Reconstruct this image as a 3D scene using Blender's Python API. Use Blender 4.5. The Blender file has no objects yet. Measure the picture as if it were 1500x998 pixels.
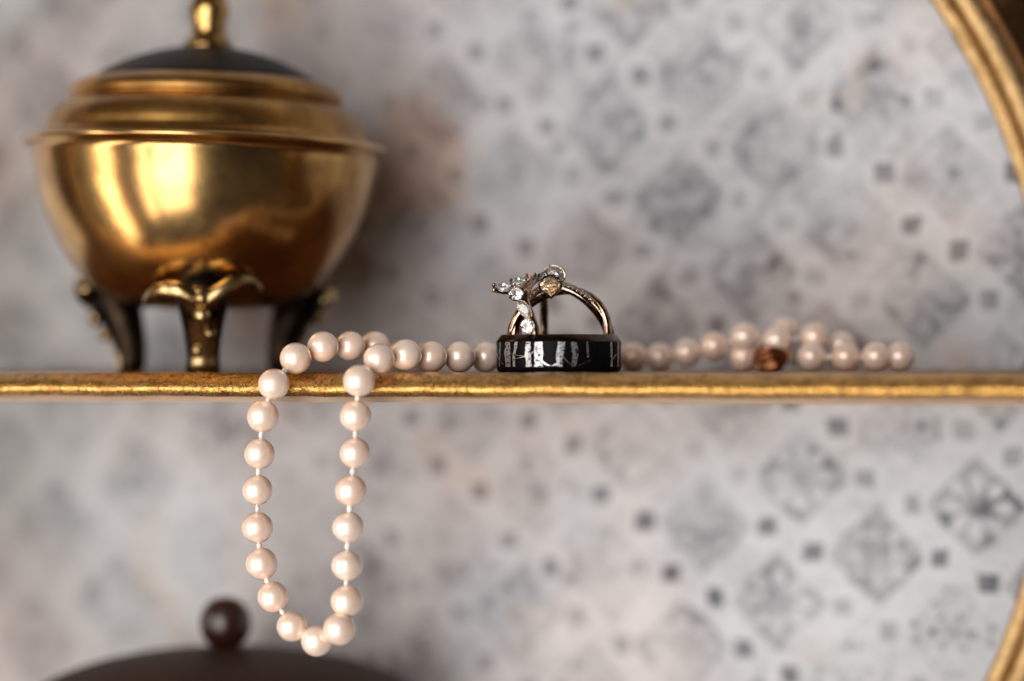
import bpy, bmesh, math, random
from mathutils import Vector, Matrix
random.seed(7)
sc = bpy.context.scene
C = bpy.context.collection
R = math.radians
MM = 0.001

# ------------------------------------------------------------------ camera
YAW = R(17.0); FPX = 100 / 36 * 1500; D0 = 0.54; ZC = 0.0015
HROW = 546 - ZC / D0 * FPX                       # eye level in the 1500 x 998 frame
PITCH = math.atan((HROW - 499) / FPX)
FW = Vector((-math.sin(YAW) * math.cos(PITCH), math.cos(YAW) * math.cos(PITCH), math.sin(PITCH)))
RT = Vector((math.cos(YAW), math.sin(YAW), 0))
UP = RT.cross(FW)
CAM = -(FW + RT * ((820 - 750) / FPX) - UP * ((546 - 499) / FPX)) * D0
cd = bpy.data.cameras.new('camera'); cam = bpy.data.objects.new('camera', cd); C.objects.link(cam)
cam.matrix_world = Matrix(((RT.x, UP.x, -FW.x, CAM.x), (RT.y, UP.y, -FW.y, CAM.y), (RT.z, UP.z, -FW.z, CAM.z), (0, 0, 0, 1)))
cd.lens = 100; cd.sensor_width = 36; cd.clip_start = 0.02; cd.clip_end = 20
cd.dof.use_dof = True; cd.dof.focus_distance = 0.5585; cd.dof.aperture_fstop = 3.9
sc.camera = cam


def ray(px, py):
    return FW + RT * ((px - 750) / FPX) - UP * ((py - 499) / FPX)


def at(px, py, y):
    """photo pixel -> world point at distance y (metres) behind the shelf's front edge"""
    d = ray(px, py)
    return CAM + d * ((y - CAM.y) / d.y)


def atd(px, py, d):
    return CAM + ray(px, py) * d


# ------------------------------------------------------------------ light
w = bpy.data.worlds.new('World'); sc.world = w; w.use_nodes = True
w.node_tree.nodes['Background'].inputs[0].default_value = (1.0, 0.86, 0.76, 1)
w.node_tree.nodes['Background'].inputs[1].default_value = 0.05


def window_light(name, az, el, dist, sx, sy, power, col):
    ld = bpy.data.lights.new(name, 'AREA'); ld.shape = 'RECTANGLE'; ld.size = sx; ld.size_y = sy
    ld.energy = power; ld.color = col
    o = bpy.data.objects.new(name, ld); C.objects.link(o)
    a = YAW + R(az)                               # az: degrees right of the camera, seen from the shelf
    p = Vector((math.sin(a) * math.cos(R(el)), -math.cos(a) * math.cos(R(el)), math.sin(R(el)))) * dist
    o.location = p
    o.rotation_euler = p.to_track_quat('Z', 'Y').to_euler()
    return o


window_light('window_light', -20, -6, 1.6, 0.68, 2.0, 30, (1.0, 0.97, 0.95))
window_light('narrow_window_light', -40, -6, 1.6, 0.13, 2.1, 9, (1.0, 0.95, 0.90))
window_light('side_window_light', -68, -10, 1.6, 0.28, 2.1, 16, (1.0, 0.88, 0.76))
sc.view_settings.view_transform = 'Standard'; sc.view_settings.look = 'None'
sc.view_settings.exposure = 0; sc.view_settings.gamma = 1
sc.cycles.use_denoising = True
sc.cycles.max_bounces = 10; sc.cycles.transmission_bounces = 8; sc.cycles.glossy_bounces = 6
sc.cycles.sample_clamp_indirect = 6
sc.cycles.blur_glossy = 0.3


# ------------------------------------------------------------------ node helpers
class NT:
    def __init__(s, name):
        s.m = bpy.data.materials.new(name); s.m.use_nodes = True
        s.t = s.m.node_tree; s.b = s.t.nodes['Principled BSDF']

    def set(s, **k):
        for n, v in k.items():
            n = n.replace('_', ' ')
            i = s.b.inputs[n]
            if isinstance(v, E): s.t.links.new(v.s, i)
            elif hasattr(v, 'is_output'): s.t.links.new(v, i)
            else: i.default_value = v
        return s

    def math(s, op, a, b=None, c=None):
        n = s.t.nodes.new('ShaderNodeMath'); n.operation = op
        for i, v in enumerate((a, b, c)):
            if v is None: continue
            if isinstance(v, E): s.t.links.new(v.s, n.inputs[i])
            else: n.inputs[i].default_value = v
        return E(s, n.outputs[0])

    def coord(s, kind='Object'):
        return s.t.nodes.new('ShaderNodeTexCoord').outputs[kind]

    def xyz(s, sock):
        n = s.t.nodes.new('ShaderNodeSeparateXYZ'); s.t.links.new(sock, n.inputs[0])
        return [E(s, o) for o in n.outputs]

    def vec(s, x, y, z=0.0):
        n = s.t.nodes.new('ShaderNodeCombineXYZ')
        for i, v in enumerate((x, y, z)):
            if isinstance(v, E): s.t.links.new(v.s, n.inputs[i])
            else: n.inputs[i].default_value = v
        return n.outputs[0]

    def noise(s, vec, scale, detail=2, rough=0.5, dist=0.0):
        n = s.t.nodes.new('ShaderNodeTexNoise'); s.t.links.new(vec, n.inputs['Vector'])
        n.inputs['Scale'].default_value = scale; n.inputs['Detail'].default_value = detail
        n.inputs['Roughness'].default_value = rough; n.inputs['Distortion'].default_value = dist
        return E(s, n.outputs[0])

    def voronoi(s, vec, scale, feature='F1', out=0):
        n = s.t.nodes.new('ShaderNodeTexVoronoi'); s.t.links.new(vec, n.inputs['Vector'])
        n.feature = feature; n.inputs['Scale'].default_value = scale
        return E(s, n.outputs[out])

    def white(s, vec):
        n = s.t.nodes.new('ShaderNodeTexWhiteNoise'); n.noise_dimensions = '3D'
        s.t.links.new(vec, n.inputs['Vector'])
        return E(s, n.outputs[0])

    def ramp(s, v, lo, hi):
        n = s.t.nodes.new('ShaderNodeMapRange'); n.interpolation_type = 'SMOOTHSTEP'
        s.t.links.new(v.s, n.inputs[0]); n.inputs[1].default_value = lo; n.inputs[2].default_value = hi
        return E(s, n.outputs[0])

    def mix(s, f, a, b):
        n = s.t.nodes.new('ShaderNodeMix'); n.data_type = 'RGBA'
        for i, v in ((0, f), (6, a), (7, b)):
            if isinstance(v, E): s.t.links.new(v.s, n.inputs[i])
            elif hasattr(v, 'is_output'): s.t.links.new(v, n.inputs[i])
            elif isinstance(v, tuple): n.inputs[i].default_value = (*v, 1)
            else: n.inputs[i].default_value = v
        return n.outputs[2]

    def bump(s, h, strength, dist):
        n = s.t.nodes.new('ShaderNodeBump'); n.inputs['Strength'].default_value = strength
        n.inputs['Distance'].default_value = dist
        s.t.links.new(h.s, n.inputs['Height'])
        s.t.links.new(n.outputs[0], s.b.inputs['Normal'])
        return s


class E:
    def __init__(s, nt, sock): s.nt = nt; s.s = sock
    def __add__(s, o): return s.nt.math('ADD', s, o)
    def __radd__(s, o): return s.nt.math('ADD', s, o)
    def __sub__(s, o): return s.nt.math('SUBTRACT', s, o)
    def __rsub__(s, o): return s.nt.math('SUBTRACT', o, s)
    def __mul__(s, o): return s.nt.math('MULTIPLY', s, o)
    def __rmul__(s, o): return s.nt.math('MULTIPLY', s, o)
    def __truediv__(s, o): return s.nt.math('DIVIDE', s, o)
    def abs(s): return s.nt.math('ABSOLUTE', s)
    def floor(s): return s.nt.math('FLOOR', s)
    def max(s, o): return s.nt.math('MAXIMUM', s, o)
    def min(s, o): return s.nt.math('MINIMUM', s, o)
    def cos(s): return s.nt.math('COSINE', s)
    def sin(s): return s.nt.math('SINE', s)


# ------------------------------------------------------------------ materials
def wallpaper_material():
    """worn trellis wallpaper: medallion diamonds, pairs of small squares, soft blue-grey and mauve washes"""
    n = NT('wallpaper')
    X, Y, Z = n.xyz(n.coord('Object'))
    x0 = X * 1000.0; z0 = Z * 1000.0              # millimetres
    wob = n.noise(n.vec(x0, z0), 0.09, 2)
    x = x0 + (wob - 0.5) * 3.6; z = z0 + (n.noise(n.vec(z0, x0, 3.0), 0.09, 3) - 0.5) * 3.6
    ax, az, bx, bz = 21.85, 10.8, 16.6, -16.93     # lattice vectors
    ox, oz = 7.6, -20.03                          # middle of a pair of squares
    det = ax * bz - bx * az
    px = x - ox; pz = z - oz
    u = (px * bz - pz * bx) * (1 / det); v = (pz * ax - px * az) * (1 / det)
    # squares round u, v integer
    ru = n.math('ROUND', u); rv = n.math('ROUND', v)
    fu = u - ru; fv = v - rv
    sx = fu * ax + fv * bx; sz = fu * az + fv * bz
    def sq(cx, cz, r):
        return n.ramp((sx - cx).abs().max((sz - cz).abs()), r + 0.45, r - 0.35)
    squares = sq(5.2, -2.75, 2.05).max(sq(-5.2, 2.75, 2.05))
    sqrand = n.white(n.vec(ru, rv, 7.0))
    # medallions round u, v half-integer
    hu = u.floor() + 0.5; hv = v.floor() + 0.5
    gu = u - hu; gv = v - hv
    dx = gu * ax + gv * bx; dz = gu * az + gv * bz
    man = dx.abs() + dz.abs()
    rr = n.math('SQRT', dx * dx + dz * dz)
    ang = n.math('ARCTAN2', dz, dx)
    rnd = n.white(n.vec(hu, hv, 1.0)); rnd2 = n.white(n.vec(hu, hv, 5.0))
    diamond = n.ramp(man, 11.5, 10.6)
    # rosette of petals, lace of scrolls, fringed square
    pet = n.ramp((ang * 4.0).cos().abs() - ((rr - 5.0).abs() * 0.26), 0.15, 0.55)
    core = n.ramp(rr, 2.3, 1.5) - n.ramp(rr, 1.2, 0.6)
    lace = n.ramp(n.voronoi(n.vec(dx.abs(), dz.abs(), rnd * 9.0), 0.36, 'DISTANCE_TO_EDGE'), 0.28, 0.16)
    fr = n.ramp((dx * 1.7).cos().max((dz * 1.7).cos()) - (dx.abs().max(dz.abs()) - 4.6).abs() * 0.5, 0.3, 0.7)
    ks = n.ramp(rnd, 0.30, 0.36); kl = n.ramp(rnd, 0.62, 0.68)
    motif = (pet * (1.0 - ks) + lace * ks) * (1.0 - kl) + fr * kl
    edge = n.ramp((man - 10.8).abs(), 0.7, 0.2) * n.ramp(n.noise(n.vec(x, z, 4.0), 1.1, 1), 0.45, 0.6)
    dots = n.ramp(n.voronoi(n.vec(x, z), 0.30), 0.20, 0.12) * (1.0 - diamond) * 0.30
    # wear: the print survives best low on the right, elsewhere only in crumbs
    cloud = n.noise(n.vec(x0, z0, 1.0), 0.026, 3, 0.55)
    grain = n.noise(n.vec(x0, z0, 2.0), 0.22, 4, 0.65)
    far = n.math('SQRT', (x0 - 78.0) * (x0 - 78.0) + (z0 + 45.0) * (z0 + 45.0) * 1.3)
    crisp = n.ramp(far + (cloud - 0.5) * 90.0, 95.0, 25.0)
    wear = n.ramp(cloud * 0.45 + grain * 0.55 - crisp * 0.06, 0.42, 0.60)
    med = diamond * (0.12 + rnd2 * 0.10 + crisp * 0.18) - diamond * motif * (0.10 + crisp * 0.26) + core * 0.16 * (1.0 - kl) + edge * 0.16
    surv = n.ramp(n.noise(n.vec(x0, z0, 14.0), 0.085, 3, 0.6), 0.49, 0.60) * (1.0 - n.ramp(rnd2, 0.5, 0.85))
    ink = (med.max(0.0) + dots) * (1.0 - wear * 0.6) + diamond * (1.0 - motif) * surv * (0.16 + crisp * 0.20)
    speck = n.ramp(n.voronoi(n.vec(x, z, 9.0), 0.115), 0.26, 0.10) * n.ramp(n.voronoi(n.vec(x, z, 9.0), 0.115, 'F1', 1), 0.35, 0.75)
    ink = ink + speck * 0.42 * (1.0 - crisp * 0.7) * (1.0 - wear * 0.4)
    ink = ink + squares * (0.26 + sqrand * 0.56) * (1.0 - wear * 0.25) * n.ramp(x0, -150.0, -10.0)
    def halo(cx, cz):
        return n.ramp(n.math('SQRT', (sx - cx) * (sx - cx) + (sz - cz) * (sz - cz)), 6.0, 2.6)
    web = (1.0 - halo(5.2, -2.75).max(halo(-5.2, 2.75)) * 0.55) * (0.72 + n.ramp(man, 13.5, 8.5) * 0.28)   # pale trellis between the medallions
    mott = n.ramp(n.noise(n.vec(x0, z0, 44.0), 0.15, 6, 0.72, 0.8), 0.42, 0.64)
    near = n.ramp(n.math('SQRT', (x0 - 8.0) * (x0 - 8.0) * 0.35 + (z0 - 18.0) * (z0 - 18.0)), 60.0, 8.0)   # grey bloom in the paper above the shelf
    stain = n.ramp(n.noise(n.vec(x0, z0, 31.0), 0.022, 5, 0.62, 0.4) + near * 0.15, 0.43, 0.68)
    ink = (ink * (0.85 + grain * 0.6) + (mott * (0.20 + stain * 0.26) + stain * 0.24 + 0.02) * web * (1.0 - crisp * 0.45)).min(1.0).max(0.0)
    tint = n.ramp(n.noise(n.vec(x0, z0, 21.0), 0.016, 2), 0.42, 0.60)
    ground = n.mix(tint, (0.60, 0.572, 0.576), (0.555, 0.572, 0.598))
    inkc = n.mix(tint, (0.125, 0.104, 0.108), (0.110, 0.118, 0.138))
    col = n.mix(ink, ground, inkc)
    glow_at = at(612, 225, 0.1)                        # pot's warm glow painted into the paper, with brown foxing scattered about
    glow_dist = n.math('SQRT', (x0 - glow_at.x * 1000) * (x0 - glow_at.x * 1000) * 1.5 + (z0 - glow_at.z * 1000) * (z0 - glow_at.z * 1000))
    fox_glow = n.ramp(n.noise(n.vec(x0, z0, 77.0), 0.035, 4, 0.6) + n.ramp(glow_dist, 24.0, 2.0) * 0.22, 0.56, 0.80)
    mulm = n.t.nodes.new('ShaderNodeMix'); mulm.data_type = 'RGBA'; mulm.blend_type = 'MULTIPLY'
    n.t.links.new((fox_glow * 0.65).s, mulm.inputs[0]); n.t.links.new(col, mulm.inputs[6]); mulm.inputs[7].default_value = (0.95, 0.66, 0.47, 1)
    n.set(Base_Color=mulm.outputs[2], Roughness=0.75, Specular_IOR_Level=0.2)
    n.bump(n.noise(n.vec(x0, z0), 2.5, 3), 0.25, 0.0002)
    return n.m


def gilt_material(name, worn=0.5, rough=0.34, c1=(0.94, 0.575, 0.19), c2=(0.66, 0.345, 0.08)):
    """burnished gold leaf over brown bole, pitted so that it glitters"""
    n = NT(name); c = n.coord('Object')
    sp = n.noise(c, 2400, 3, 0.7); big = n.noise(c, 260, 4, 0.65); mid = n.noise(c, 900, 3, 0.7)
    wearm = n.ramp(sp * 0.40 + mid * 0.35 + big * 0.25, worn + 0.09, worn - 0.05)
    leaf = n.mix(n.noise(c, 700, 2), c1, c2)
    col = n.mix(wearm, leaf, (0.20, 0.085, 0.022))
    n.set(Base_Color=col, Metallic=0.95, Roughness=(sp * 0.28 + (rough - 0.14) + wearm * 0.16))
    n.bump(n.noise(c, 1900, 4, 0.75) + big * 0.8, 0.7, 0.0003)
    return n.m


def metal(name, col, rough, dark=None, scale=400, amt=0.5, bump=0.0, haze=0.0):
    n = NT(name); c = n.coord('Object')
    v = n.noise(c, scale, 4, 0.6)
    n.set(Base_Color=n.mix(n.ramp(v, 0.62, 0.40) * amt, col, dark or tuple(k * 0.35 for k in col)),
          Metallic=1.0, Roughness=v * 0.12 + (rough - 0.06), Coat_Weight=haze, Coat_Roughness=0.38)
    if bump: n.bump(n.noise(c, scale * 2, 3), bump, 0.0003)
    return n.m


def pearl_material():
    n = NT('pearl_nacre'); c = n.coord('Object')
    v = n.noise(c, 260, 3, 0.6)
    oi = n.t.nodes.new('ShaderNodeObjectInfo')
    rnd = E(n, oi.outputs['Random'])
    body = n.mix(rnd, (0.94, 0.66, 0.495), (0.955, 0.765, 0.63))
    n.set(Base_Color=n.mix(v * 0.6, body, (0.90, 0.74, 0.66)), Roughness=v * 0.06 + 0.30, Metallic=0.24,
          Coat_Weight=1.0, Coat_Roughness=0.13, Coat_IOR=1.6, Subsurface_Weight=0.22,
          Subsurface_Radius=(0.9, 0.45, 0.3), Subsurface_Scale=0.0006, Sheen_Weight=0.0)
    n.bump(n.noise(c, 900, 2) + n.ramp(n.voronoi(c, 420), 0.10, 0.02) * -0.6, 0.16, 0.0001)
    return n.m


def gem_material(name, col, ior=1.75):
    n = NT(name)
    n.set(Base_Color=(*col, 1), Roughness=0.0, IOR=ior, Transmission_Weight=0.88)
    return n.m


def plain(name, col, rough=0.6, scale=300, var=0.25, **k):
    n = NT(name); c = n.coord('Object')
    v = n.noise(c, scale, 4, 0.6)
    n.set(Base_Color=n.mix(v, tuple(q * (1 - var) for q in col), tuple(min(1, q * (1 + var)) for q in col)),
          Roughness=v * 0.15 + rough - 0.07, **k)
    return n.m


def birch_material():
    """bare metal trunks left by the engraving, nicked with black bark marks"""
    n = NT('engraved_silver'); X, Y, Z = n.xyz(n.coord('Object'))
    a = n.math('ARCTAN2', Y, X) * 12.2
    f = n.noise(n.vec(a * 1.0, Z * 1700.0), 1.1, 3, 0.6)
    f2 = n.noise(n.vec(a * 1.6, Z * 3200.0), 1.2, 2, 0.6)
    mark = n.ramp(f * 0.45 + f2 * 0.55, 0.525, 0.555)
    n.set(Base_Color=n.mix(mark, (0.42, 0.42, 0.43), (0.008, 0.008, 0.009)), Metallic=0.8, Roughness=0.33)
    return n.m


MT = {
    'wallpaper': wallpaper_material(),
    'gilt': gilt_material('gold_leaf', 0.45, 0.23),
    'gilt_rim': gilt_material('gold_leaf_rim', 0.43, 0.48, (0.70, 0.52, 0.28), (0.50, 0.285, 0.095)),
    'gilt_top': gilt_material('rubbed_gilt_top', 0.60, 0.45),
    'bronze_paint': metal('bronze_paint', (0.24, 0.11, 0.04), 0.5, (0.07, 0.032, 0.014), 120, 0.8, 0.3),
    'board': plain('pale_wood', (0.34, 0.24, 0.17), 0.6, 200, 0.15),
    'brass': metal('aged_brass', (0.62, 0.375, 0.13), 0.21, (0.25, 0.12, 0.04), 70, 0.6, 0.05, 0.14),
    'brass_finial': metal('finial_brass', (0.55, 0.36, 0.13), 0.24, (0.16, 0.08, 0.03), 160, 0.7, 0.1),
    'brass_lid': metal('tarnished_brass', (0.46, 0.255, 0.075), 0.38, (0.13, 0.06, 0.02), 60, 0.6, 0.05),
    'brass_dark': metal('blackened_brass', (0.030, 0.021, 0.018), 0.52, (0.016, 0.012, 0.011), 150, 0.8, 0.1),
    'brass_black': metal('blackened_casting', (0.045, 0.030, 0.018), 0.42, (0.014, 0.010, 0.008), 160, 1.0, 0.3),
    'brass_leg': metal('cast_brass', (0.58, 0.42, 0.21), 0.27, (0.13, 0.08, 0.035), 160, 0.75, 0.2),
    'jar': plain('dark_brown_lacquer', (0.040, 0.018, 0.011), 0.6, 90, 0.6, Specular_IOR_Level=0.2),
    'jar_knob': plain('dark_wood_knob', (0.026, 0.007, 0.005), 0.3, 180, 0.4, Coat_Weight=0.35, Coat_Roughness=0.12),
    'pearl': pearl_material(),
    'silk': plain('white_silk', (0.70, 0.66, 0.62), 0.8, 5000, 0.2),
    'clasp': metal('rose_gold_clasp', (0.42, 0.17, 0.075), 0.15, (0.10, 0.035, 0.018), 900, 0.6),
    'black': plain('black_ceramic', (0.004, 0.004, 0.005), 0.28, 900, 0.4, Specular_IOR_Level=0.03),
    'black_edge': metal('black_steel_edge', (0.085, 0.06, 0.05), 0.22, (0.03, 0.02, 0.018), 700, 0.6),
    'birch': birch_material(),
    'branch': metal('engraved_line', (0.42, 0.42, 0.43), 0.28, (0.2, 0.2, 0.2), 2000, 0.4),
    'rgold': metal('rose_gold', (0.50, 0.36, 0.26), 0.11, (0.09, 0.05, 0.03), 700, 0.75),
    'diamond': gem_material('diamond', (1, 1, 1)),
    'champagne': gem_material('champagne_stone', (0.93, 0.74, 0.52)),
    'blush': gem_material('blush_stone', (0.95, 0.72, 0.66)),
}


# ------------------------------------------------------------------ mesh helpers
def obj(name, bm, mat, parent=None, smooth=True, data=None):
    if data is None:
        data = bpy.data.meshes.new(name); bm.normal_update(); bm.to_mesh(data); bm.free()
        data.materials.append(MT[mat] if isinstance(mat, str) else mat)
        for p in data.polygons: p.use_smooth = smooth
    o = bpy.data.objects.new(name, data); C.objects.link(o)
    if parent:
        o.parent = parent
    return o


def thing(name, label, cat, loc=(0, 0, 0), rotz=0.0):
    o = bpy.data.objects.new(name, None); C.objects.link(o)
    o.empty_display_size = 0.01
    o.location = loc; o.rotation_euler = (0, 0, rotz); o['label'] = label; o['category'] = cat
    return o


def lathe(prof, seg=96, close=False, a0=0.0, a1=2 * math.pi, fn=None, axis='Z'):
    """prof: (r, z) points; fn(r, z, angle) -> (r, z) lets the section vary round the axis"""
    bm = bmesh.new(); full = abs(a1 - a0 - 2 * math.pi) < 1e-6
    n = seg if full else seg + 1
    rings = []
    for (r, z) in prof:
        row = []
        for i in range(n):
            a = a0 + (a1 - a0) * i / seg
            rr, zz = fn(r, z, a) if fn else (r, z)
            row.append(bm.verts.new((rr * math.cos(a), rr * math.sin(a), zz)))
        rings.append(row)
    m = len(rings)
    for k in range(m if close else m - 1):
        A, B = rings[k], rings[(k + 1) % m]
        for i in range(n if full else n - 1):
            j = (i + 1) % n
            bm.faces.new((A[i], A[j], B[j], B[i]))
    bmesh.ops.remove_doubles(bm, verts=bm.verts, dist=1e-7)
    bmesh.ops.recalc_face_normals(bm, faces=bm.faces)
    return bm


def smooth_prof(pts, n=6):
    """Catmull-Rom through profile points"""
    out = []
    for i in range(len(pts) - 1):
        p0, p1, p2, p3 = pts[max(i - 1, 0)], pts[i], pts[i + 1], pts[min(i + 2, len(pts) - 1)]
        for k in range(n):
            t = k / n
            out.append(tuple(0.5 * (2 * b + (c - a) * t + (2 * a - 5 * b + 4 * c - d) * t * t + (3 * b - a - 3 * c + d) * t ** 3)
                             for a, b, c, d in zip(p0, p1, p2, p3)))
    out.append(tuple(pts[-1]))
    return out


def tube(path, rad, seg=12, bm=None, side=None, cap=True):
    """sweep an ellipse along points; rad = list of (ra, rb): ra along `side`, rb across"""
    bm = bm or bmesh.new()
    P = [Vector(p) for p in path]; rows = []
    prev = None
    for i, p in enumerate(P):
        t = (P[min(i + 1, len(P) - 1)] - P[max(i - 1, 0)]).normalized()
        s = side(i) if callable(side) else side
        if s is None:
            s = prev if prev is not None else (Vector((0, 0, 1)) if abs(t.z) < 0.9 else Vector((1, 0, 0)))
        s = (s - t * s.dot(t)).normalized(); prev = s
        b = t.cross(s)
        ra, rb = rad[i] if isinstance(rad[i], tuple) else (rad[i], rad[i])
        rows.append([bm.verts.new(p + s * (ra * math.cos(2 * math.pi * k / seg)) + b * (rb * math.sin(2 * math.pi * k / seg))) for k in range(seg)])
    for A, B in zip(rows, rows[1:]):
        for k in range(seg):
            j = (k + 1) % seg
            bm.faces.new((A[k], A[j], B[j], B[k]))
    if cap:
        bm.faces.new(rows[0][::-1]); bm.faces.new(rows[-1])
    bmesh.ops.recalc_face_normals(bm, faces=bm.faces)
    return bm


def extrude_profile(prof, x0, x1, n=1):
    """closed (y, z) profile swept along x"""
    bm = bmesh.new(); rows = []
    for i in range(n + 1):
        x = x0 + (x1 - x0) * i / n
        rows.append([bm.verts.new((x, y, z)) for (y, z) in prof])
    m = len(prof)
    for A, B in zip(rows, rows[1:]):
        for k in range(m):
            bm.faces.new((A[k], A[(k + 1) % m], B[(k + 1) % m], B[k]))
    bm.faces.new(rows[0][::-1]); bm.faces.new(rows[-1])
    bmesh.ops.recalc_face_normals(bm, faces=bm.faces)
    return bm


# ------------------------------------------------------------------ wall
WALL_Y = 0.100
bm = bmesh.new()
vs = [bm.verts.new(p) for p in ((-1.2, WALL_Y, -0.9), (1.2, WALL_Y, -0.9), (1.2, WALL_Y, 0.9), (-1.2, WALL_Y, 0.9))]
bm.faces.new(vs)
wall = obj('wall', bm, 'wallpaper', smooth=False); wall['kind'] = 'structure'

# ------------------------------------------------------------------ round gilt wall shelf
HX, HZ, HR = -0.0355, -0.0025, 0.1272            # hoop centre and inner radius
shelf = thing('wall_shelf', 'round gilded wall shelf whose gold-leaf front edge carries the pot, pearls and rings', 'shelf', (HX, 0, HZ))


def hoop_part(name, prof, mat, parent, closed=True):
    b = lathe([(r, z) for r, z in prof], 220, close=closed)
    bmesh.ops.rotate(b, verts=b.verts, cent=(0, 0, 0), matrix=Matrix.Rotation(R(90), 3, 'X'))
    # lathe z becomes world -y: flip so that profile depth runs towards the wall
    return obj(name, b, mat, parent)


def arc(cx, cz, r, a0, a1, n=10):
    return [(cx + r * math.cos(R(a0 + (a1 - a0) * i / n)), cz + r * math.sin(R(a0 + (a1 - a0) * i / n))) for i in range(n + 1)]


ri = HR
inner = [(ri, -0.024)] + [(ri, -0.004)] + arc(ri + 0.0016, -0.0022, 0.0016, 180, 20, 10) + [(ri + 0.0033, -0.003), (ri + 0.0033, -0.024)]
hoop = hoop_part('hoop', inner, 'gilt_rim', shelf)
outer = [(ri + 0.0035, -0.024), (ri + 0.0035, -0.0028)] + arc(ri + 0.0053, -0.0010, 0.0017, 170, 10, 10) + [(ri + 0.0071, -0.003), (ri + 0.0071, -0.024)]
hoop_part('outer_bead', outer, 'gilt_rim', hoop)
side = [(ri + 0.0073, -0.024), (ri + 0.0073, -0.0040), (ri + 0.0100, -0.008), (ri + 0.018, -0.0150), (ri + 0.030, -0.019), (ri + 0.034, -0.024)]
hoop_part('bronze_border', side, 'bronze_paint', hoop)

xr = HR - 0.0004
mould = [(0.0085, 0.0), (0.0062, -0.00003), (0.0040, -0.00035), (0.0022, -0.0010), (0.0010, -0.0017), (0.0003, -0.0025), (0.0, -0.0032), (0.0003, -0.0039), (0.0012, -0.0045), (0.0024, -0.0048), (0.0085, -0.0048)]
b = extrude_profile([(y, z - HZ) for y, z in smooth_prof(mould, 5)], -xr, xr, 300)
rnd = random.Random(3)
for v in b.verts:                                  # hand-laid gesso: the edge is not ruler straight
    v.co.y += 0.00012 * math.sin(v.co.x * 170 + 1) + 0.00007 * math.sin(v.co.x * 610)
    v.co.z += 0.00007 * math.sin(v.co.x * 240) + 0.00004 * math.sin(v.co.x * 790 + 2)
obj('front_moulding', b, 'gilt', shelf)
b = extrude_profile([(y, z - HZ) for y, z in ((0.0087, -0.0012), (WALL_Y - 0.0005, -0.0012), (WALL_Y - 0.0005, -0.0059), (0.0087, -0.0059))], -xr * 0.985, xr * 0.985, 1)
board = obj('shelf_board', b, 'board', shelf, smooth=False)
b = extrude_profile([(y, z - HZ) for y, z in ((0.0087, -0.0001), (WALL_Y - 0.0005, -0.0001), (WALL_Y - 0.0005, -0.0011), (0.0087, -0.0011))], -xr * 0.985, xr * 0.985, 1)
obj('board_top', b, 'gilt_top', board, smooth=False)

# ------------------------------------------------------------------ brass pot
PY = 0.046
pb = at(301, 546, PY); pb.z = 0.0
PD = (pb - CAM).dot(FW); PS = PD / FPX             # metres per photo pixel at the pot
pot = thing('brass_pot', 'lidded brass trinket pot on three cast legs, left on the gilt shelf', 'pot', (pb.x, pb.y, 0.0), YAW * 0.8)


def pp(pts):                                       # (radius px, row px) -> metres above the shelf
    return [(r * PS, (546 - y) * PS) for r, y in pts]


bowl = pp([(258, 211), (265, 214), (266, 218), (262, 222), (255, 226), (251, 233), (250, 242), (246, 262), (239, 294), (229, 324), (214, 356), (195, 387), (174, 413), (152, 432), (120, 446), (75, 454), (0.5, 457)])
inside = pp([(0.5, 446), (70, 443), (136, 424), (190, 372), (222, 310), (242, 250), (247, 215), (254, 211)])
lean = Matrix.Rotation(R(1.5), 4, Vector((math.sin(YAW * 0), 1, 0)))


def leaned(o):
    for v in o.data.vertices:
        v.co = lean @ Vector((v.co.x, v.co.y, v.co.z - 330 * PS)) + Vector((0, 0, 330 * PS))
    return o


leaned(obj('bowl', lathe(smooth_prof(inside, 3) + smooth_prof(bowl, 4), 128), 'brass', pot))
lid = leaned(obj('lid', lathe(smooth_prof(pp([(242, 209.5), (240, 206), (235, 200), (233, 194), (230, 184), (223, 172), (212, 162), (201, 156), (195, 151), (199, 146), (199, 141), (196, 134), (187, 127), (174, 122), (165, 121)]), 4), 128), 'brass_lid', pot))
leaned(obj('lid_crown', lathe(smooth_prof(pp([(166, 121.5), (162, 118), (150, 110), (119, 94), (85, 82), (50, 74), (28, 71), (0.5, 71)]), 4), 96), 'brass_dark', lid))
fin = pp([(36, 74), (37, 68), (33, 62), (28, 56), (25, 46), (26, 34), (29, 24), (30, 14), (27, 6), (24, -2), (22, -14), (24, -22), (33, -34), (42, -50), (44, -66), (38, -82), (26, -94), (10, -100), (0.5, -101)])
leaned(obj('finial', lathe(smooth_prof(fin, 4), 48), 'brass_finial', lid))


LEG_PATH = smooth_prof([(0, -126, 116), (0, -156, 126), (0, -160, 106), (0, -146, 84), (0, -136, 60), (0, -130, 40), (0, -127, 22), (0, -128, 9), (0, -134, 2)], 4)
LEG_RAD = smooth_prof([(26, 24), (36, 30), (38, 34), (33, 31), (28, 27), (25, 23), (23, 20), (24, 18), (25, 8)], 4)


def pot_leg():
    """cabriole leg, blackened casting; outward = -y"""
    return tube([Vector(p) * PS for p in LEG_PATH], [(a * PS, c * PS) for a, c in LEG_RAD], 16, side=Vector((1, 0, 0)))


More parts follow.
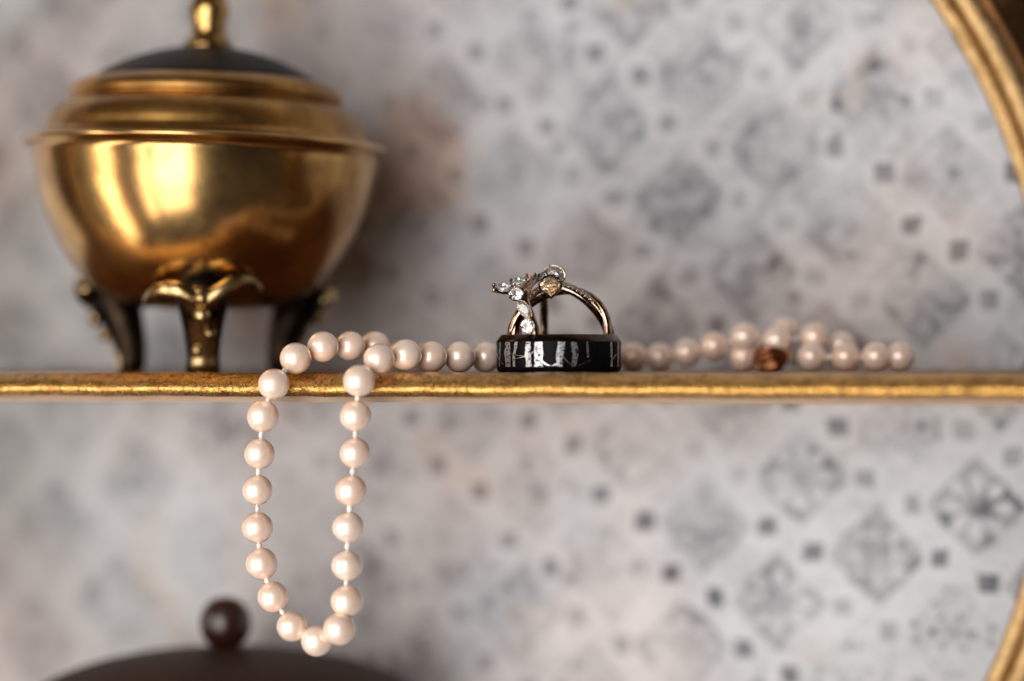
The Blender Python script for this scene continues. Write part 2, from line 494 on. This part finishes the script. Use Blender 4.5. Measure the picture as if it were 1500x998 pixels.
def leg_ornament():
    """rubbed acanthus on the leg's outer face: two scrolled wings, a leaf down the shin, beads"""
    bm = bmesh.new()
    pts = [(x, y - c * 0.80, z) for (x, y, z), (a, c) in zip(LEG_PATH, LEG_RAD)][6:-2]
    rad = [(a * 0.70, c * 0.36) for a, c in LEG_RAD][6:-2]
    tube([Vector(p) * PS for p in pts], [(a * PS, c * PS) for a, c in rad], 14, bm, side=Vector((1, 0, 0)))
    for s in (-1, 1):                              # wings of the knee sweeping up along the bowl
        wp = smooth_prof([(0, -186, 98), (s * 26, -192, 112), (s * 48, -186, 121 + s * 5), (s * 66, -171, 120 + s * 8), (s * 78, -154, 108 + s * 8)], 4)
        wr = smooth_prof([(12, 14), (13, 13), (12, 11), (10, 9), (9, 7)], 4)
        tube([Vector(p) * PS for p in wp], [(a * PS, c * PS) for a, c in wr], 10, bm, side=Vector((0, 0, 1)))
    for (x, y, z, r) in ((0, -196, 80, 12), (11, -174, 54, 9), (-7, -156, 30, 8), (0, -204, 104, 10)):
        bmesh.ops.create_uvsphere(bm, u_segments=12, v_segments=8, radius=r * PS, matrix=Matrix.Translation(Vector((x, y + 4, z)) * PS))
    return bm


la = math.radians(8)
for k in range(3):
    if k == 0:
        lg = obj('leg', pot_leg(), 'brass_black', pot); lm = lg.data
        orn = obj('acanthus', leg_ornament(), 'brass_leg', lg); om = orn.data
    else:
        lg = obj('leg', None, None, pot, data=lm)
        obj('acanthus', None, None, lg, data=om)
    lg.rotation_euler = (0, 0, la + k * 2 * math.pi / 3)

# ------------------------------------------------------------------ dark jar below
jb = at(330, 948, 0.055)
JS = (jb - CAM).dot(FW) / FPX
zb = HZ - math.sqrt(HR ** 2 - (jb.x - HX) ** 2)
jar = thing('lidded_jar', 'dark brown domed jar lid with a round reddish knob, below the shelf', 'jar', (jb.x, jb.y, jb.z), YAW)
H = jb.z - (zb - 0.002)
leanless = [(r * JS, -z * JS) for r, z in [(0.5, 0), (40, 1), (90, 5), (150, 14), (200, 26), (240, 40), (268, 54), (280, 66), (282, 78), (276, 84)]]
obj('lid', lathe(smooth_prof(leanless, 4), 96), 'jar', jar)
body = [(r * JS, -z * JS) for r, z in [(268, 86), (276, 100), (282, 180), (268, 280), (220, 360), (150, 410), (100, 430)]] + [(0.011, -H + 0.012), (0.012, -H + 0.001), (0.012, -H), (0.0001, -H)]
obj('body', lathe(smooth_prof(body, 3), 96), 'jar', jar)
kn = [(r * JS, z * JS) for r, z in [(0.5, -6), (7, -5), (9, -2.5), (20, 2), (30, 10), (36, 22), (38, 35), (36, 48), (30, 60), (20, 69), (10, 73), (0.5, 74)]]
obj('knob', lathe(smooth_prof(kn, 4), 48), 'jar_knob', jar)

# ------------------------------------------------------------------ pearl necklace
neck = thing('pearl_necklace', 'peach-white knotted pearl necklace draped over the gilt edge beside the rings', 'necklace', at(455, 546, 0.0))
NL = neck.location
PR = 0.00308
bm = bmesh.new(); bmesh.ops.create_uvsphere(bm, u_segments=40, v_segments=24, radius=PR)
pm = bpy.data.meshes.new('pearl'); bm.to_mesh(pm); bm.free(); pm.materials.append(MT['pearl'])
for p in pm.polygons: p.use_smooth = True
bm = bmesh.new()
for zz, rr, ox in ((-0.25, 0.46, 0.05), (0.05, 0.60, -0.06), (0.30, 0.44, 0.07)):
    bmesh.ops.create_icosphere(bm, subdivisions=2, radius=rr * MM, matrix=Matrix.Translation((ox * MM, -ox * MM, zz * MM)))
km = bpy.data.meshes.new('knot'); bm.to_mesh(km); bm.free(); km.materials.append(MT['silk'])
for p in km.polygons: p.use_smooth = True

drape = [  # px, row, distance behind the front edge (mm): back run, over the edge, hanging loop, back over the edge, to the ring
    (624, 523, 35), (586, 521, 26.5), (549, 508, 18.5), (513, 507, 12), (473, 508, 6), (433, 525, 1.2), (401, 563, -3.2), (385, 610, -3.4), (380, 665, -3.2), (377, 718, -3.2),
    (377, 773, -3.2), (383, 826, -3.2), (400, 875, -3.4), (428, 918, -4.2), (464, 939, -4.0), (497, 922, -5.6), (508, 881, -3.6), (508, 829, -3.2),
    (510, 773, -3.2), (514, 719, -3.2), (520, 664, -3.2), (521, 610, -3.3), (526, 558, -3.3), (555, 526, 1.4), (594, 520, 7.4), (632, 523, 13.5),
    (673, 524.5, 19), (711, 525, 26), (744, 525, 32), (778, 525, 38), (812, 525, 44), (850, 525, 48), (889, 525, 52), (928, 527, 56), (966, 525, 59),
    (1006, 517, 61), (1046, 507, 62), (1091, 494, 63), (1138, 499, 65), (1193, 494, 68), (1233, 507, 73)]
back = [(1150, 485, 76), (1112, 520, 80), (1089, 527.5, 64)]
front = [(1189, 527, 64), (1239, 527, 64), (1284, 527.5, 65), (1318, 528.5, 68)]
chains = []
for lst in (drape, back, front):
    pts = [at(a, r_, y * MM) for a, r_, y in lst]
    for p in pts:
        if p.y > 0.006 and p.z < PR: p.z = PR
    chains.append(pts)
rp = random.Random(11)
for pts in chains:
    for p in pts:
        o = obj('pearl', None, None, neck, data=pm)
        o.location = p - NL
        o.rotation_euler = (rp.uniform(0, 6), rp.uniform(0, 6), rp.uniform(0, 6))
        kk = rp.uniform(0.965, 1.02)
        o.scale = [kk + rp.uniform(-0.022, 0.022) for _ in range(3)]
    for a, c in zip(pts, pts[1:]):
        if (c - a).length > 0.0105: continue
        o = obj('knot', None, None, neck, data=km)
        o.location = (a + c) / 2 - NL
        o.rotation_euler = (c - a).to_track_quat('Z', 'Y').to_euler()
        g = max(0.2, (c - a).length - 2 * PR) / MM
        o.rotation_euler.rotate_axis('Z', rp.uniform(0, 6))
        k = rp.uniform(0.72, 1.05)
        o.scale = (k, k * rp.uniform(0.8, 1.1), 1.15)
# clasp: fluted gold shell with a loop at each end
cp = at(1128, 525, 0.064); cp.z = max(cp.z, 0.0027)
bmc = lathe(smooth_prof([(0.0003, -0.0034), (0.0011, -0.0032), (0.0022, -0.0020), (0.0027, 0), (0.0023, 0.0018), (0.0013, 0.0030), (0.0009, 0.0034), (0.0009, 0.0040), (0.0002, 0.0041)], 5), 72,
            fn=lambda r, z, a: (r * (1 + 0.19 * math.cos(8 * a + z * 420)), z))
clasp = obj('clasp', bmc, 'clasp', neck); clasp.location = cp - NL; clasp.scale = (1.0, 1.0, 1.12)
clasp.rotation_euler = (R(4), R(90 - 8), R(10))
for x, rr in ((1158, 0.0010), (1166, 0.0008), (1214, 0.0007)):
    bmt = tube([Vector((math.cos(t), math.sin(t), 0)) * rr for t in [2 * math.pi * i / 20 for i in range(21)]], [0.00028] * 21, 8)
    q = at(x, 527, 0.064)
    o = obj('jump_ring', bmt, 'rgold', neck); o.location = q - NL; o.rotation_euler = (R(80), 0, R(20 + x))

# ------------------------------------------------------------------ black birch ring
RD = 0.556 + 0.0035                                 # depth of the ring centre
RS = RD / FPX
rc = atd(818.5, 546, RD + 0.012 - 0.012 + 0.0045)
rc.z = 0.0
ringb = thing('ring', 'wide black ring engraved with silver birch trunks, lying flat on the gilt edge', 'ring', rc, YAW)
RO = 91.5 * (RD + 0.0045) / FPX
band = [(RO - 0.0016, 0.0002), (RO - 0.0008, 0.0), (RO - 0.00022, 0.00045), (RO, 0.0010), (RO, 0.0064), (RO - 0.0002, 0.0066)]
obj('band', lathe([(RO - 0.0016, 0.0003), (RO - 0.0009, 0.0), (RO - 0.0003, 0.0002), (RO - 0.00005, 0.0007), (RO, 0.0010), (RO, 0.00605)], 160), 'black', ringb)
edge_p = [(RO, 0.00605), (RO - 0.00004, 0.00618), (RO - 0.0009, 0.00735), (RO - 0.0010, 0.00742), (RO - 0.00155, 0.00745), (RO - 0.00175, 0.0073), (RO - 0.0018, 0.0068)]
obj('bevelled_edge', lathe(edge_p, 160), 'black_edge', ringb)
obj('inner_face', lathe([(RO - 0.0018, 0.0068), (RO - 0.00182, 0.0008), (RO - 0.0016, 0.0003)], 160), 'black_edge', ringb)


def strip(pts, name='birch_trunk', jag=0.0):
    """engraved stripe: (px, row, half width px) centre line wrapped round the band's face, 30 microns proud"""
    pts = [p for p in pts]
    fine = []
    for (a, c) in zip(pts, pts[1:]):
        for i in range(6): fine.append(tuple(a[k] + (c[k] - a[k]) * i / 6 for k in range(3)))
    fine.append(pts[-1])
    bm = bmesh.new(); rows = []; rj = random.Random(int(pts[0][0] * 7))
    for (px, row, hw) in fine:
        z = 0.00105 + (541 - row) / (541 - 501.5) * 0.00495
        hw2 = hw * (1 + jag * rj.uniform(-1, 1)); sft = jag * hw * rj.uniform(-0.5, 0.5)
        def a_of(x): return math.asin(max(-0.999, min(0.999, (x - 818.5) / 91.5)))
        row_v = []
        for k in range(5):
            x = px + sft + hw2 * (k / 2 - 1)
            a = a_of(x); rr = RO + 0.00003
            row_v.append(bm.verts.new((rr * math.sin(a), -rr * math.cos(a), z)))
        rows.append(row_v)
    for A, B in zip(rows, rows[1:]):
        for k in range(4): bm.faces.new((A[k], A[k + 1], B[k + 1], B[k]))
    bmesh.ops.recalc_face_normals(bm, faces=bm.faces)
    f = bm.faces[:][0] if bm.faces else None
    bm.faces.ensure_lookup_table()
    if bm.faces[0].normal.dot(Vector((bm.faces[0].calc_center_median().x, bm.faces[0].calc_center_median().y, 0))) < 0:
        bmesh.ops.reverse_faces(bm, faces=bm.faces)
    return obj(name, bm, 'birch' if jag else 'branch', ringb)


T, Bt = 502, 540.6
for pts in ([(744, T, 3.6), (743.5, 520, 4.2), (744.5, Bt, 4)], [(756, T, 2.2), (754.5, 515, 1.8), (752.5, 522, 1.6), (753, Bt, 1.8)],
            [(773.5, T, 3.6), (772.5, 518, 3.8), (774.5, Bt, 3.8)], [(788, T, 6), (788, 520, 6), (788, Bt, 6)],
            [(821.5, T, 5.2), (819, 518, 5.2), (818, Bt, 4.6)], [(838.5, T, 4.2), (841, 520, 4.4), (838.5, Bt, 3.8)],
            [(858, T, 1.6), (859, 526, 1.5)], [(893.5, T, 1.6), (894, Bt, 1.5)], [(904, T, 1.0), (904, Bt, 1.0)], [(733, T, 0.8), (732, Bt, 0.8)]):
    strip(pts, 'birch_trunk', 0.16)
for pts in ([(749, 520.5, 0.8), (759, 523, 0.9), (769, 524.5, 1.3), (776, 521.5, 1.1), (782, 516, 1.3)], [(751, 529, 0.8), (760, 527, 0.8), (769, 524.5, 1.2)],
            [(788, 525, 1.8), (793, 532, 2.0), (799, 537, 2.0), (804, 539, 2.0), (810, 538.6, 2.0), (815, 535, 1.8)], [(822, 524, 1.0), (828, 531, 0.9), (834, 537, 0.9)],
            [(845, 539, 1.0), (852, 535.5, 0.9), (863, 530, 0.8)], [(727.9, 519, 0.4), (730, 527, 0.5), (738, 537, 0.5)], [(896, 529, 0.6), (901, 521, 0.6)]):
    strip(pts, 'branch')


# ------------------------------------------------------------------ stones
FOIL = metal('stone_pavilion', (0.92, 0.92, 0.92), 0.06, (0.8, 0.8, 0.8), 900, 0.2)


def gem(outline, table=0.56, crown=0.30, depth=0.62, culet=(0, 0)):
    """faceted stone, outline in its own plane (mm), table towards +z"""
    bm = bmesh.new(); n = len(outline); sz = min(max(p[1] for p in outline) - min(p[1] for p in outline), max(p[0] for p in outline) - min(p[0] for p in outline))
    g1 = [bm.verts.new((x * MM, y * MM, 0)) for x, y in outline]
    g0 = [bm.verts.new((x * MM, y * MM, -0.04 * sz * MM)) for x, y in outline]
    mid = []; tab = []
    for i in range(n):
        x0, y0 = outline[i]; x1, y1 = outline[(i + 1) % n]
        mid.append(bm.verts.new(((x0 + x1) / 2 * 0.82 * MM, (y0 + y1) / 2 * 0.82 * MM, crown * 0.55 * sz * 0.6 * MM)))
    for i in range(0, n):
        x, y = outline[i]
        tab.append(bm.verts.new((x * table * MM, y * table * MM, crown * sz * 0.6 * MM)))
    pav = []
    for i in range(n):
        x0, y0 = outline[i]; x1, y1 = outline[(i + 1) % n]
        pav.append(bm.verts.new(((x0 + x1) / 2 * 0.45 * MM, (y0 + y1) / 2 * 0.45 * MM, -depth * sz * 0.42 * MM)))
    cu = bm.verts.new((culet[0] * MM, culet[1] * MM, -depth * sz * 0.72 * MM))
    for i in range(n):
        j = (i + 1) % n
        bm.faces.new((g0[i], g0[j], g1[j], g1[i]))
        bm.faces.new((g1[i], g1[j], mid[i]))
        bm.faces.new((mid[i], g1[j], tab[j])); bm.faces.new((mid[i], tab[j], tab[i])); bm.faces.new((g1[i], mid[i], tab[i]))
        for f in (bm.faces.new((g0[j], g0[i], pav[i])), bm.faces.new((pav[i], cu, pav[j])), bm.faces.new((g0[j], pav[i], pav[j]))):
            f.material_index = 1
    bm.faces.new(tab)
    bmesh.ops.recalc_face_normals(bm, faces=bm.faces)
    return bm


def oval(w, h, n=12):
    return [(w / 2 * math.cos(2 * math.pi * i / n), h / 2 * math.sin(2 * math.pi * i / n)) for i in range(n)]


def marquise(l, wd, n=12):
    out = []
    for i in range(n):
        a = 2 * math.pi * i / n
        out.append((l / 2 * math.cos(a), wd / 2 * math.sin(a) * abs(math.sin(a)) ** 0.35 if i % (n // 2) else 0.0))
    return out


def pear(wd, h, n=14):
    out = []
    for i in range(n):
        a = 2 * math.pi * i / n - math.pi / 2      # point at the bottom
        r = 1.0
        x = wd / 2 * math.cos(a); y = h / 2 * math.sin(a)
        if y < 0: x *= (1 - (-y / (h / 2)) ** 1.6)
        else: x *= 1.0
        out.append((x, y))
    return out


def facing(p, normal, roll=0.0):
    z = Vector(normal).normalized(); up = Vector((0, 0, 1))
    x = up.cross(z)
    x = Vector((1, 0, 0)) if x.length < 1e-4 else x.normalized()
    y = z.cross(x)
    m = Matrix((x, y, z)).transposed().to_4x4()
    return Matrix.Translation(p) @ m @ Matrix.Rotation(roll, 4, 'Z')


EC = atd(822, 495, RD + 0.0045)                    # centre of the upright rings
ES = (RD + 0.0045) / FPX


def el(px, py, dep=0.0):
    """point in the upright rings: photo px at `dep` mm behind the ring centre"""
    return atd(px, py, RD + 0.0045 + dep * MM)


def view(rx=0.0, ry=0.0):
    """normal turned rx (right +) and ry (up +) degrees from facing the camera"""
    a = -FW * (math.cos(R(rx)) * math.cos(R(ry))) + RT * math.sin(R(rx)) + Vector((0, 0, 1)) * math.sin(R(ry))
    return a.normalized()


def set_stone(parent, p, normal, outline, mat, roll=0.0, prongs=(), bezel=0.0, name='stone', drop=0.9):
    """a stone in its setting: gallery ring or bezel under the girdle, and prong tips"""
    m = Matrix.Translation(-parent.location) @ facing(p, normal, roll)
    g = obj(name, gem(outline, depth=0.38 if name == 'leaf_stone' else 0.52 if bezel == 0.05 else 0.62), mat, parent, smooth=False); g.matrix_basis = m; g.data.materials.append(FOIL)
    bm = bmesh.new()
    k = 1.06; n = len(outline)
    hi = 0.10 if bezel else -0.12
    wallp = [(k + bezel, hi), (k + bezel * 0.9, -drop * 0.5), (k * 0.62, -drop), (k * 0.50, -drop), (k - 0.05, -drop * 0.35), (k - 0.03, hi)]
    rows = [[bm.verts.new((x * s * MM, y * s * MM, z * MM)) for x, y in outline] for s, z in wallp]
    for A, B in zip(rows, rows[1:] + rows[:1]):
        for i in range(n):
            j = (i + 1) % n
            bm.faces.new((A[i], A[j], B[j], B[i]))
    bmesh.ops.recalc_face_normals(bm, faces=bm.faces)
    s = obj('setting', bm, 'rgold', parent, smooth=False); s.matrix_basis = m
    for (x, y, h, r) in prongs:
        b = tube([Vector((x * 0.72, y * 0.72, -drop)) * MM, Vector((x * 1.08, y * 1.08, -0.2)) * MM, Vector((x * 1.05, y * 1.05, h * 0.6)) * MM, Vector((x * 0.98, y * 0.98, h)) * MM],
                 [r * MM * 0.8, r * MM * 0.9, r * MM * 0.9, r * MM * 0.75], 8)
        bmesh.ops.create_uvsphere(b, u_segments=10, v_segments=8, radius=r * 1.12 * MM, matrix=Matrix.Translation(Vector((x * 0.98, y * 0.98, h)) * MM))
        q = obj('prong', b, 'rgold', s)
    return g


# ------------------------------------------------------------------ engagement ring (twisted shank)
er = thing('ring', 'rose gold engagement ring with twisted pave shank and pear stones, standing in the black ring', 'ring', (EC.x, EC.y, 0.0006))
EL = er.location
ax = Vector((0, 0, 1))


def shank_pt(t, dr=0.0, dd=0.0):
    """t: angle from the right-hand leg (deg); dr radial px, dd depth px"""
    a = R(t); b = 69.5 if math.sin(a) >= 0 else 44.0
    extra = 2.0 * max(0, math.sin(a)) ** 6
    p = el(822 + (69.0 + dr) * math.cos(a), 495 - (b + dr + extra) * math.sin(a), dd * ES / MM)
    return p


def strand(phase, t0, t1, ra, rb, amp=3.8, damp=5.0, turns=1.35, n=70):
    P = []; S = []
    for i in range(n + 1):
        t = t0 + (t1 - t0) * i / n
        ph = phase + turns * 2 * math.pi * (t - 90) / 180
        P.append(shank_pt(t, amp * math.cos(ph), damp * math.sin(ph)) - EL)
        S.append(FW.copy())
    return P, S


P, S = strand(0, 0, 360, 1, 1, 0, 0)
b = tube(P, [(8.5 * ES, 6.2 * ES)] * len(P), 14, side=FW)
obj('shank', b, 'rgold', er)
P, S = strand(2.2, -8, 188, 1, 1)
obj('polished_strand', tube(P, [(6.6 * ES, 6.6 * ES)] * len(P), 12, side=FW), 'rgold', er)
P, S = strand(2.2 + math.pi, -8, 188, 1, 1)
obj('pave_strand', tube(P, [(7.2 * ES, 7.2 * ES)] * len(P), 12, side=FW), 'rgold', er)
rg = random.Random(5)
bm = bmesh.new(); bmb = bmesh.new()
proto = gem(oval(0.86, 0.86, 8))
pmesh = bpy.data.meshes.new('pave'); proto.to_mesh(pmesh); proto.free()
ccen = EC - EL
for i in range(3, len(P) - 3):
    radial = (P[i] - ccen); radial.y *= 1; radial = radial.normalized()
    for k, (a, off) in enumerate(((-0.62, 0), (0.05, 0.5), (0.75, 0))):
        nrm = (radial * math.cos(a) - FW * math.sin(a + 0.35)).normalized()
        q = P[i] + (P[i + 1] - P[i]) * off + nrm * (7.5 * ES)
        if i % 2 == 0:
            tmp = pmesh.copy(); tmp.transform(facing(q, nrm, rg.uniform(0, 1))); bm.from_mesh(tmp); bpy.data.meshes.remove(tmp)
        else:
            bmesh.ops.create_icosphere(bmb, subdivisions=1, radius=0.20 * MM, matrix=Matrix.Translation(q + nrm * 0.00005))
o = obj('pave_stones', bm, 'diamond', er, smooth=False); o['kind'] = 'stuff'; o.data.materials.append(FOIL)
o = obj('pave_beads', bmb, 'rgold', er); o['kind'] = 'stuff'
set_stone(er, el(806, 420, -2.2), view(-4, 24), pear(4.1, 4.4), 'champagne', 0.12, ((-1.9, 1.1, 0.35, 0.26), (1.9, 1.0, 0.35, 0.26)), 0.12, 'pear_stone', 1.5)
set_stone(er, el(811, 404, 0.2), view(-16, -6), oval(4.4, 3.8, 12), 'diamond', 0.1, ((-2.1, 0.6, 0.4, 0.26), (-0.6, 1.9, 0.4, 0.24)), 0.05, 'round_stone', 1.8)
set_stone(er, el(796, 405, -0.4), view(-10, 18), oval(2.1, 2.1, 10), 'diamond', 0.1, ((-0.9, 0.3, 0.4, 0.26), (0.2, 0.95, 0.4, 0.24)), 0.0, 'round_stone', 1.0)

# ------------------------------------------------------------------ vine ring, seen edge on
vr = thing('ring', 'rose gold vine ring with leaf-shaped diamonds seen edge-on, crossing inside the black ring', 'ring', (EC.x - 0.003, EC.y, 0.0006))
VL = vr.location
vp = [(797, 540, 9.0), (797, 520, 9.6), (797, 490, 9.7), (797, 460, 9.2), (796, 432, 7.2), (794, 414, 4.0), (789, 408, 0.5), (780, 413, -3.5), (771, 427, -6.6), (770, 442, -8.2), (777, 462, -9.1), (783, 480, -9.5), (785, 500, -9.6), (785, 525, -9.4), (786, 540, -8.0), (791, 544, 0.0), (796, 543, 7.0), (797, 540, 9.0)]
vpath = [el(*q) - VL for q in smooth_prof(vp, 6)]
obj('shank', tube(vpath, [(6.2 * ES, 4.2 * ES)] * len(vpath), 12, side=RT), 'rgold', vr)
tw = [el(*q) - VL for q in smooth_prof([(778, 416, -5.0), (764, 424, -6.5), (750, 428, -7.4), (734, 427, -8.2), (722, 424, -8.6)], 5)]
obj('vine_stem', tube(tw, [3.6 * ES] * len(tw), 10), 'rgold', vr)
b4 = lambda w_, h_: ((-w_ / 2, 0.0, 0.42, 0.25), (w_ / 2, 0.0, 0.42, 0.25))
set_stone(vr, el(737, 421, -8.3), view(-5, 40), marquise(3.7, 2.3), 'diamond', -0.05, ((-1.75, 0, 0.75, 0.30), (1.5, 0.3, 0.3, 0.22)), 0, 'leaf_stone', 1.3)
set_stone(vr, el(760, 413, -5.5), view(-8, 34), marquise(3.3, 2.4), 'diamond', 0.15, ((-1.45, 0.2, 0.75, 0.27), (1.4, 0.2, 0.6, 0.27), (-0.8, -0.9, 0.4, 0.24)), 0, 'leaf_stone', 1.1)
set_stone(vr, el(756, 430, -8.6), view(-6, 22), oval(2.8, 2.7, 14), 'diamond', 0.2, ((-1.2, -0.5, 0.4, 0.27), (0.0, 1.25, 0.4, 0.26), (1.0, -0.85, 0.35, 0.24)), 0, 'round_stone', 1.2)
set_stone(vr, el(778, 410, -3.0), view(-6, 25), oval(2.4, 2.1, 12), 'blush', 0.2, ((-0.7, 0.9, 0.7, 0.30), (0.95, 0.8, 0.6, 0.28)), 0, 'round_stone', 1.1)
set_stone(vr, el(768, 453, -9.6), view(-5, 6), marquise(4.1, 2.2), 'diamond', R(-54), b4(3.7, 0), 0, 'leaf_stone', 0.9)
set_stone(vr, el(773, 477.5, -10.4), view(-4, 4), oval(2.6, 2.6, 16), 'diamond', 0.3, ((-1.35, 0.1, 0.35, 0.26), (0.9, -1.0, 0.35, 0.26), (0.9, 1.0, 0.35, 0.22)), 0, 'round_stone', 0.9)
